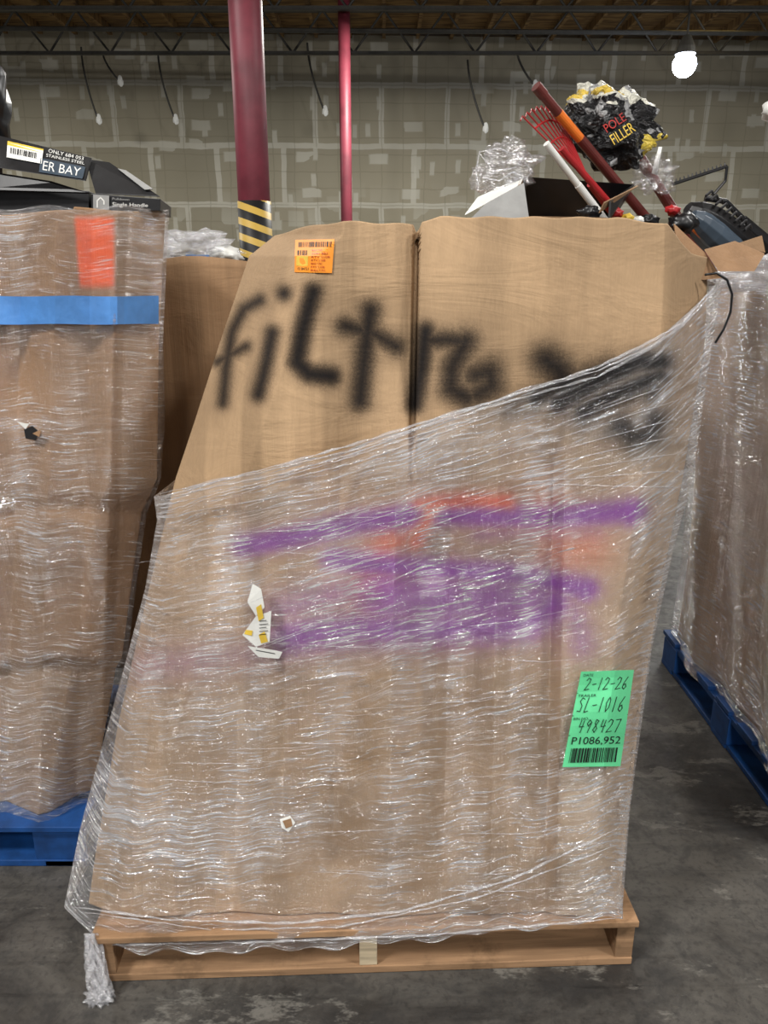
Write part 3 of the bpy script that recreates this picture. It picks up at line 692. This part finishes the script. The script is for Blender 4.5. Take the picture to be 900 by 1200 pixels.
d.rect(82, 7, 124, 24, M_white); d.rect(82, 5, 124, 10, M_yel); d.barcode(86, 12, 118, 19, M_ink)
d.text("ONLY 684 053", 130, 3, 170, 8, M_white); d.text("STAINLESS STEEL", 128, 10, 172, 14, M_white)
d.rect(122, 17, 174, 35, M_slate); d.text("ER BAY", 126, 20, 170, 32, M_white, .0015)
d.mb.obj("printed_label", parent=par)
m = MB()
A = [P(107, 227, 1.80), P(188, 233, 1.78), P(188, 247, 1.78), P(107, 247, 1.80)]
m.slab(A, (-0.03, 0.2, 0), M_black)
m.slab([P(100, 186, 1.90), P(128, 190, 1.90), P(187, 230, 1.80), P(112, 227, 1.82)], (0.0, 0.005, -0.001), M_black)
m.slab([P(138, 198, 1.878), P(148, 200, 1.873), P(180, 222, 1.81), P(170, 223, 1.81)], (0, -0.003, 0.001), M_grey)
par = m.obj("faucet_carton.001", bevel=0.001)
d = Decal(plane_f(A[0], A[1], A[2], A[3], 82, 20), 82, 20, None, 0.002)
d.text("Single Handle", 26, 9, 68, 16, M_white); d.text("Pulldown", 26, 3, 46, 6, M_grey); d.rect(3, 1, 22, 19, M_grey); d.line([(8, 16), (8, 8), (12, 4), (16, 8), (16, 12)], 1.6, M_white)
d.mb.obj("printed_label", parent=par)
m = MB(); m.blob(P(-14, 118, 2.05), (0.045, 0.05, 0.10), M_blackp, 0.4, 2.5, 3, 1); m.blob(P(-45, 165, 2.10), (0.08, 0.05, 0.12), M_blackp, 0.3, 2.5, 3, 4)
m.obj("black_trash_bag", smooth=True)
m = MB(); m.blob(P(222, 292, 2.66), (0.12, 0.10, 0.05), M_rope, 0.8, 3, 4, 3); m.blob(P(262, 300, 2.70), (0.06, 0.08, 0.03), M_white, 0.5, 3, 3, 9)
m.box(P(232, 301, 2.60), (0.07, 0.03, 0.012), M_tape)
m.obj("crumpled_plastic_bag", smooth=True)

# ------------------------------------------------------------ goods in the main box
m = MB(); nx_, ny_ = 24, 18
vs = [Vector((-0.12+0.66*i/nx_, 1.62+0.66*j/ny_, 1.47+0.06*mnoise.noise(Vector((i*.5, j*.5, 1))))) for j in range(ny_+1) for i in range(nx_+1)]
m.mesh(vs, [(j*(nx_+1)+i, j*(nx_+1)+i+1, (j+1)*(nx_+1)+i+1, (j+1)*(nx_+1)+i) for j in range(ny_) for i in range(nx_)], M_cardD)
m.obj("packing_paper", smooth=True)
# open carton, black inside
m = MB()
b0, b1, b2, b3 = P(610, 258, 1.62), P(712, 260, 1.62), P(712, 266, 1.92), P(612, 262, 1.92)
t0, t1, t2, t3 = P(610, 216, 1.64), P(714, 236, 1.64), P(742, 216, 1.86), P(614, 207, 1.86)
m.slab([b2, b3, t3, t2], (0, .004, 0), M_blackp); m.slab([b0, b3, t3, t0], (-.004, 0, 0), M_cardD); m.slab([b0+Vector((.004, 0, 0)), b3+Vector((.004, 0, 0)), t3+Vector((.004, 0, -.003)), t0+Vector((.004, 0, -.003))], (.001, 0, 0), M_blackp)
m.slab([b1, b2, t2, t1], (.004, 0, 0), M_blackp); m.slab([b0, b1, b2, b3], (0, 0, -.004), M_cardD)
m.slab([P(610, 253, 1.61), P(712, 255, 1.61), P(712, 262, 1.61), P(610, 262, 1.61)], (0, .004, 0), M_cardD)
m.slab([t0, t3, P(560, 232, 1.75), P(545, 252, 1.66)], (0, .003, .002), M_white)
m.slab([P(702, 250, 1.62), P(708, 238, 1.62), P(748, 218, 1.78), P(742, 222, 1.76)], (0, .003, .002), M_cardD)
m.slab([P(570, 238, 1.60), P(614, 214, 1.62), P(620, 256, 1.60), P(552, 256, 1.59)], (0, .004, 0), M_grey)
m.obj("open_carton")
def uvify(o):
    me = o.data; uv = me.uv_layers.new(name='UVMap')
    for lp in me.loops:
        c = me.vertices[lp.vertex_index].co; uv.data[lp.index].uv = (c.x, c.z)
M_clear = film_mat("clear_poly_bag", 0.02, 0.25, 0.8, 1.0, 0.6, .3)
m = MB(); m.blob(P(592, 200, 1.80), (0.058, 0.03, 0.045), M_clear, 1.0, 1.6, 4, 6)
loop = [P(u, v, 1.78) for u, v in ((560, 222), (558, 200), (562, 178), (585, 174), (608, 184), (624, 200), (618, 208), (600, 202), (585, 212), (566, 208))]
m.tube(loop, 0.0016, M_rope, 6); m.tube([P(562, 180, 1.77), P(578, 200, 1.77), P(606, 196, 1.78)], 0.0012, M_rope, 6)
uvify(m.obj("clear_plastic_bag", smooth=True))
def stick(name, segs):
    m = MB()
    for a, b, r, mt in segs: m.tube([a, (a+b)/2, b], r, mt, 16)
    return m.obj(name, smooth=False)
a = P(628, 101, 1.78); b = P(782, 285, 1.98)
L_ = lambda t_: a.lerp(b, t_)
stick("tool_pole", [(L_(0), L_(.05), .0115, M_pole), (L_(.05), L_(.15), .010, M_pole), (L_(.15), L_(.30), .0105, M_orgd), (L_(.30), L_(1.15), .011, M_pole)])
a2 = P(728, 150, 2.04); b2_ = P(822, 300, 2.05)
stick("tool_pole.001", [(a2, a2.lerp(b2_, 1.15), .013, M_pole)])
a4 = P(640, 168, 1.72); b4 = P(712, 262, 1.80)
stick("broom_handle", [(a4, a4.lerp(b4, .5), .007, M_white), (a4.lerp(b4, .5), a4.lerp(b4, 1.1), .008, M_white)])
a5 = P(658, 174, 1.76); b5 = P(735, 262, 1.84)
stick("broom_handle.001", [(a5, a5.lerp(b5, .4), .007, M_red), (a5.lerp(b5, .4), a5.lerp(b5, 1.1), .007, M_red)])
# leaf rake
m = MB(); hub = P(692, 215, 1.84)
for i in range(9):
    k = i/8; tip = P(612+44*k, 136-12*math.sin(k*3.1), 1.80+0.05*k); mid = hub.lerp(tip, .72)
    m.tube([hub, hub.lerp(tip, .4), mid, tip, tip+Vector((-0.006, -0.018, -0.012))], 0.0017, M_red, 6)
for w in (.6, .82): m.tube([hub.lerp(P(612+44*k/8, 136-12*math.sin(k/8*3.1), 1.80+0.05*k/8), w) for k in range(9)], 0.0022, M_red, 6)
m.tube([hub, P(745, 285, 1.95)], .009, M_red, 12)
m.obj("leaf_rake")
# filled product bag
def bag_mat():
    t = NT("printed_bag"); c = t.n('ShaderNodeTexCoord'); sx = t.n('ShaderNodeSeparateXYZ'); t.l(c.outputs['Generated'], sx.inputs[0])
    n = t.noise(t.coord('Generated', (1, 1, 1)), 4.0, 2, .5, .6)
    z = t.math('ADD', sx.outputs[2], t.math('MULTIPLY', t.math('SUBTRACT', n, .5), .4))
    x = t.math('ADD', sx.outputs[0], t.math('MULTIPLY', t.math('SUBTRACT', n, .5), .5))
    col = t.mix(t.math('GREATER_THAN', z, .74), lin((26, 26, 28)), lin((214, 212, 198)))
    yl = t.math('MULTIPLY', t.math('MULTIPLY', t.math('GREATER_THAN', z, .78), t.math('LESS_THAN', z, .86)), t.math('LESS_THAN', x, .55)); col = t.mix(yl, col, lin((214, 184, 80)))
    yb = t.math('MULTIPLY', t.math('GREATER_THAN', x, .72), t.math('LESS_THAN', z, .40)); col = t.mix(yb, col, lin((205, 180, 70)))
    n3 = t.noise(t.coord('Generated', (1, 1, 1), loc=(4, 2, 1)), 6, 2)
    col = t.mix(t.ramp(n3, .60, .62), col, lin((150, 150, 150)))
    return t.done(t.bsdf(col, .24, 0, t.bump(t.noise(t.coord('Generated'), 7, 4, .6, 1.0), 1.0, .03)).outputs[0])
m = MB(); R = Matrix.Rotation(D(20), 3, 'Y')
c = P(713, 148, 1.92); m.blob(c, (0.104, 0.05, 0.078), bag_mat(), 0.35, 2.2, 5, 11, R)
o = m.obj("filler_product_bag", smooth=True)
M_redd = simple("dull_red_ink", (170, 46, 40), .4)
fB = plane_f(P(702, 146, 1.850), P(732, 126, 1.850), P(750, 156, 1.850), P(720, 176, 1.850), 50, 34)
d = Decal(fB, 50, 34, None, .001); d.text("POLE", 4, 3, 42, 13, M_redd); d.text("FILLER", 4, 17, 46, 29, M_yel)
d.mb.obj("bag_print", parent=o)
m = MB(); m.blob(P(768, 205, 1.90), (0.04, 0.03, 0.035), M_clear, .8, 2.5, 4, 3); m.slab([P(772, 172, 1.9), P(776, 172, 1.9), P(770, 205, 1.9), P(764, 203, 1.9)], (0, .002, 0), M_white)
uvify(m.obj("clear_plastic_bag.001", smooth=True))
# serrated pruning bar
m = MB(); p0, p1 = P(788, 216, 2.0), P(852, 195, 2.0)
m.tube([p0, p1], .004, M_blackp, 8)
for i in range(14):
    q = p0.lerp(p1, i/13.5); m.tube([q, q+Vector((-.002, 0, .010))], [.003, .001], M_blackp, 6)
m.tube([P(852, 195, 2.0), P(850, 212, 2.0), P(838, 226, 2.0), P(818, 243, 2.0)], .0035, M_blackp, 8); m.obj("pruning_saw")
# leaf blower: tapered housing with ribbed intake
m = MB(); c0 = P(806, 243, 1.86); c1 = P(868, 296, 1.90)
pts = [c0.lerp(c1, k/10) for k in range(11)]
m.tube(pts, [.014, .028, .036, .041, .044, .046, .047, .047, .047, .046, .044], M_blackp, 8)
m.tube([c0.lerp(c1, k/10)+Vector((-.012, -.028, -.008)) for k in range(1, 10)], [.012, .022, .026, .028, .03, .03, .03, .03, .028], M_slate, 10)
for k in range(9):
    q = c0.lerp(c1, .12+.09*k)+Vector((.012, -.012, .018)); m.tube([q+Vector((-.006, -.028, .014)), q+Vector((.012, -.012, .026)), q+Vector((.026, .012, .02))], .0035, M_black, 6)
m.tube([c0.lerp(c1, .1)+Vector((-.03, -.03, -.02)), c0.lerp(c1, .9)+Vector((-.035, -.03, -.02))], .006, M_orgd, 8)
m.tube([P(866, 262, 1.95), P(900, 290, 1.98)], .022, M_blackp, 10); m.tube([P(826, 232, 1.93), P(850, 236, 1.93), P(872, 258, 1.94)], .007, M_blackp, 8)
m.obj("leaf_blower", smooth=False, bevel=.002)
# cardboard flaps by the right corner
m = MB()
m.slab([P(826, 294, 1.66), P(862, 284, 1.72), P(896, 298, 1.74), P(884, 318, 1.66), P(842, 318, 1.62)], (0, .004, 0.003), M_cardL)
m.slab([P(862, 286, 1.76), P(893, 276, 1.84), P(897, 296, 1.80)], (0, .004, 0), M_cardD)
m.slab([P(790, 262, 1.68), P(826, 296, 1.66), P(846, 326, 1.64), P(800, 330, 1.60)], (0, .005, 0), M_cardL)
m.obj("torn_cardboard_flap")
m = MB()
for u, v, mt, r in ((722, 250, M_red, .010), (735, 256, M_yel, .009), (748, 259, M_white, .009), (762, 258, M_blackp, .012), (800, 262, M_blackp, .02), (788, 246, M_red, .010), (776, 276, M_orgd, .01), (796, 286, M_orgd, .009), (690, 250, M_blackp, .016)):
    m.blob(P(u, v, 1.75), (r*1.5, r, r), mt, .5, 2, 3, u)
m.obj("loose_hardware_pile", smooth=True)
# black cable
m = MB()
m.tube([P(u, v, 1.58) for u, v in ((826, 322), (840, 320), (852, 328), (858, 345), (856, 366), (848, 386), (838, 402))], .0025, M_blackp, 8); m.obj("black_cable", smooth=True)
# things on the right stack
m = MB(); m.blob(P(912, 128, 2.2), (.035, .03, .03), M_white, .5, 2, 3, 2); m.blob(P(900, 320, 2.3), (.16, .12, .05), M_rope, .6, 2.5, 4, 7)
uvify(m.obj("crumpled_plastic_bag.001", smooth=True))
for o in scene.objects:
    if o.type == 'MESH' and o.name in ("stretch_wrap_strand", "film_tail_knot", "crumpled_plastic_bag", ): uvify(o)
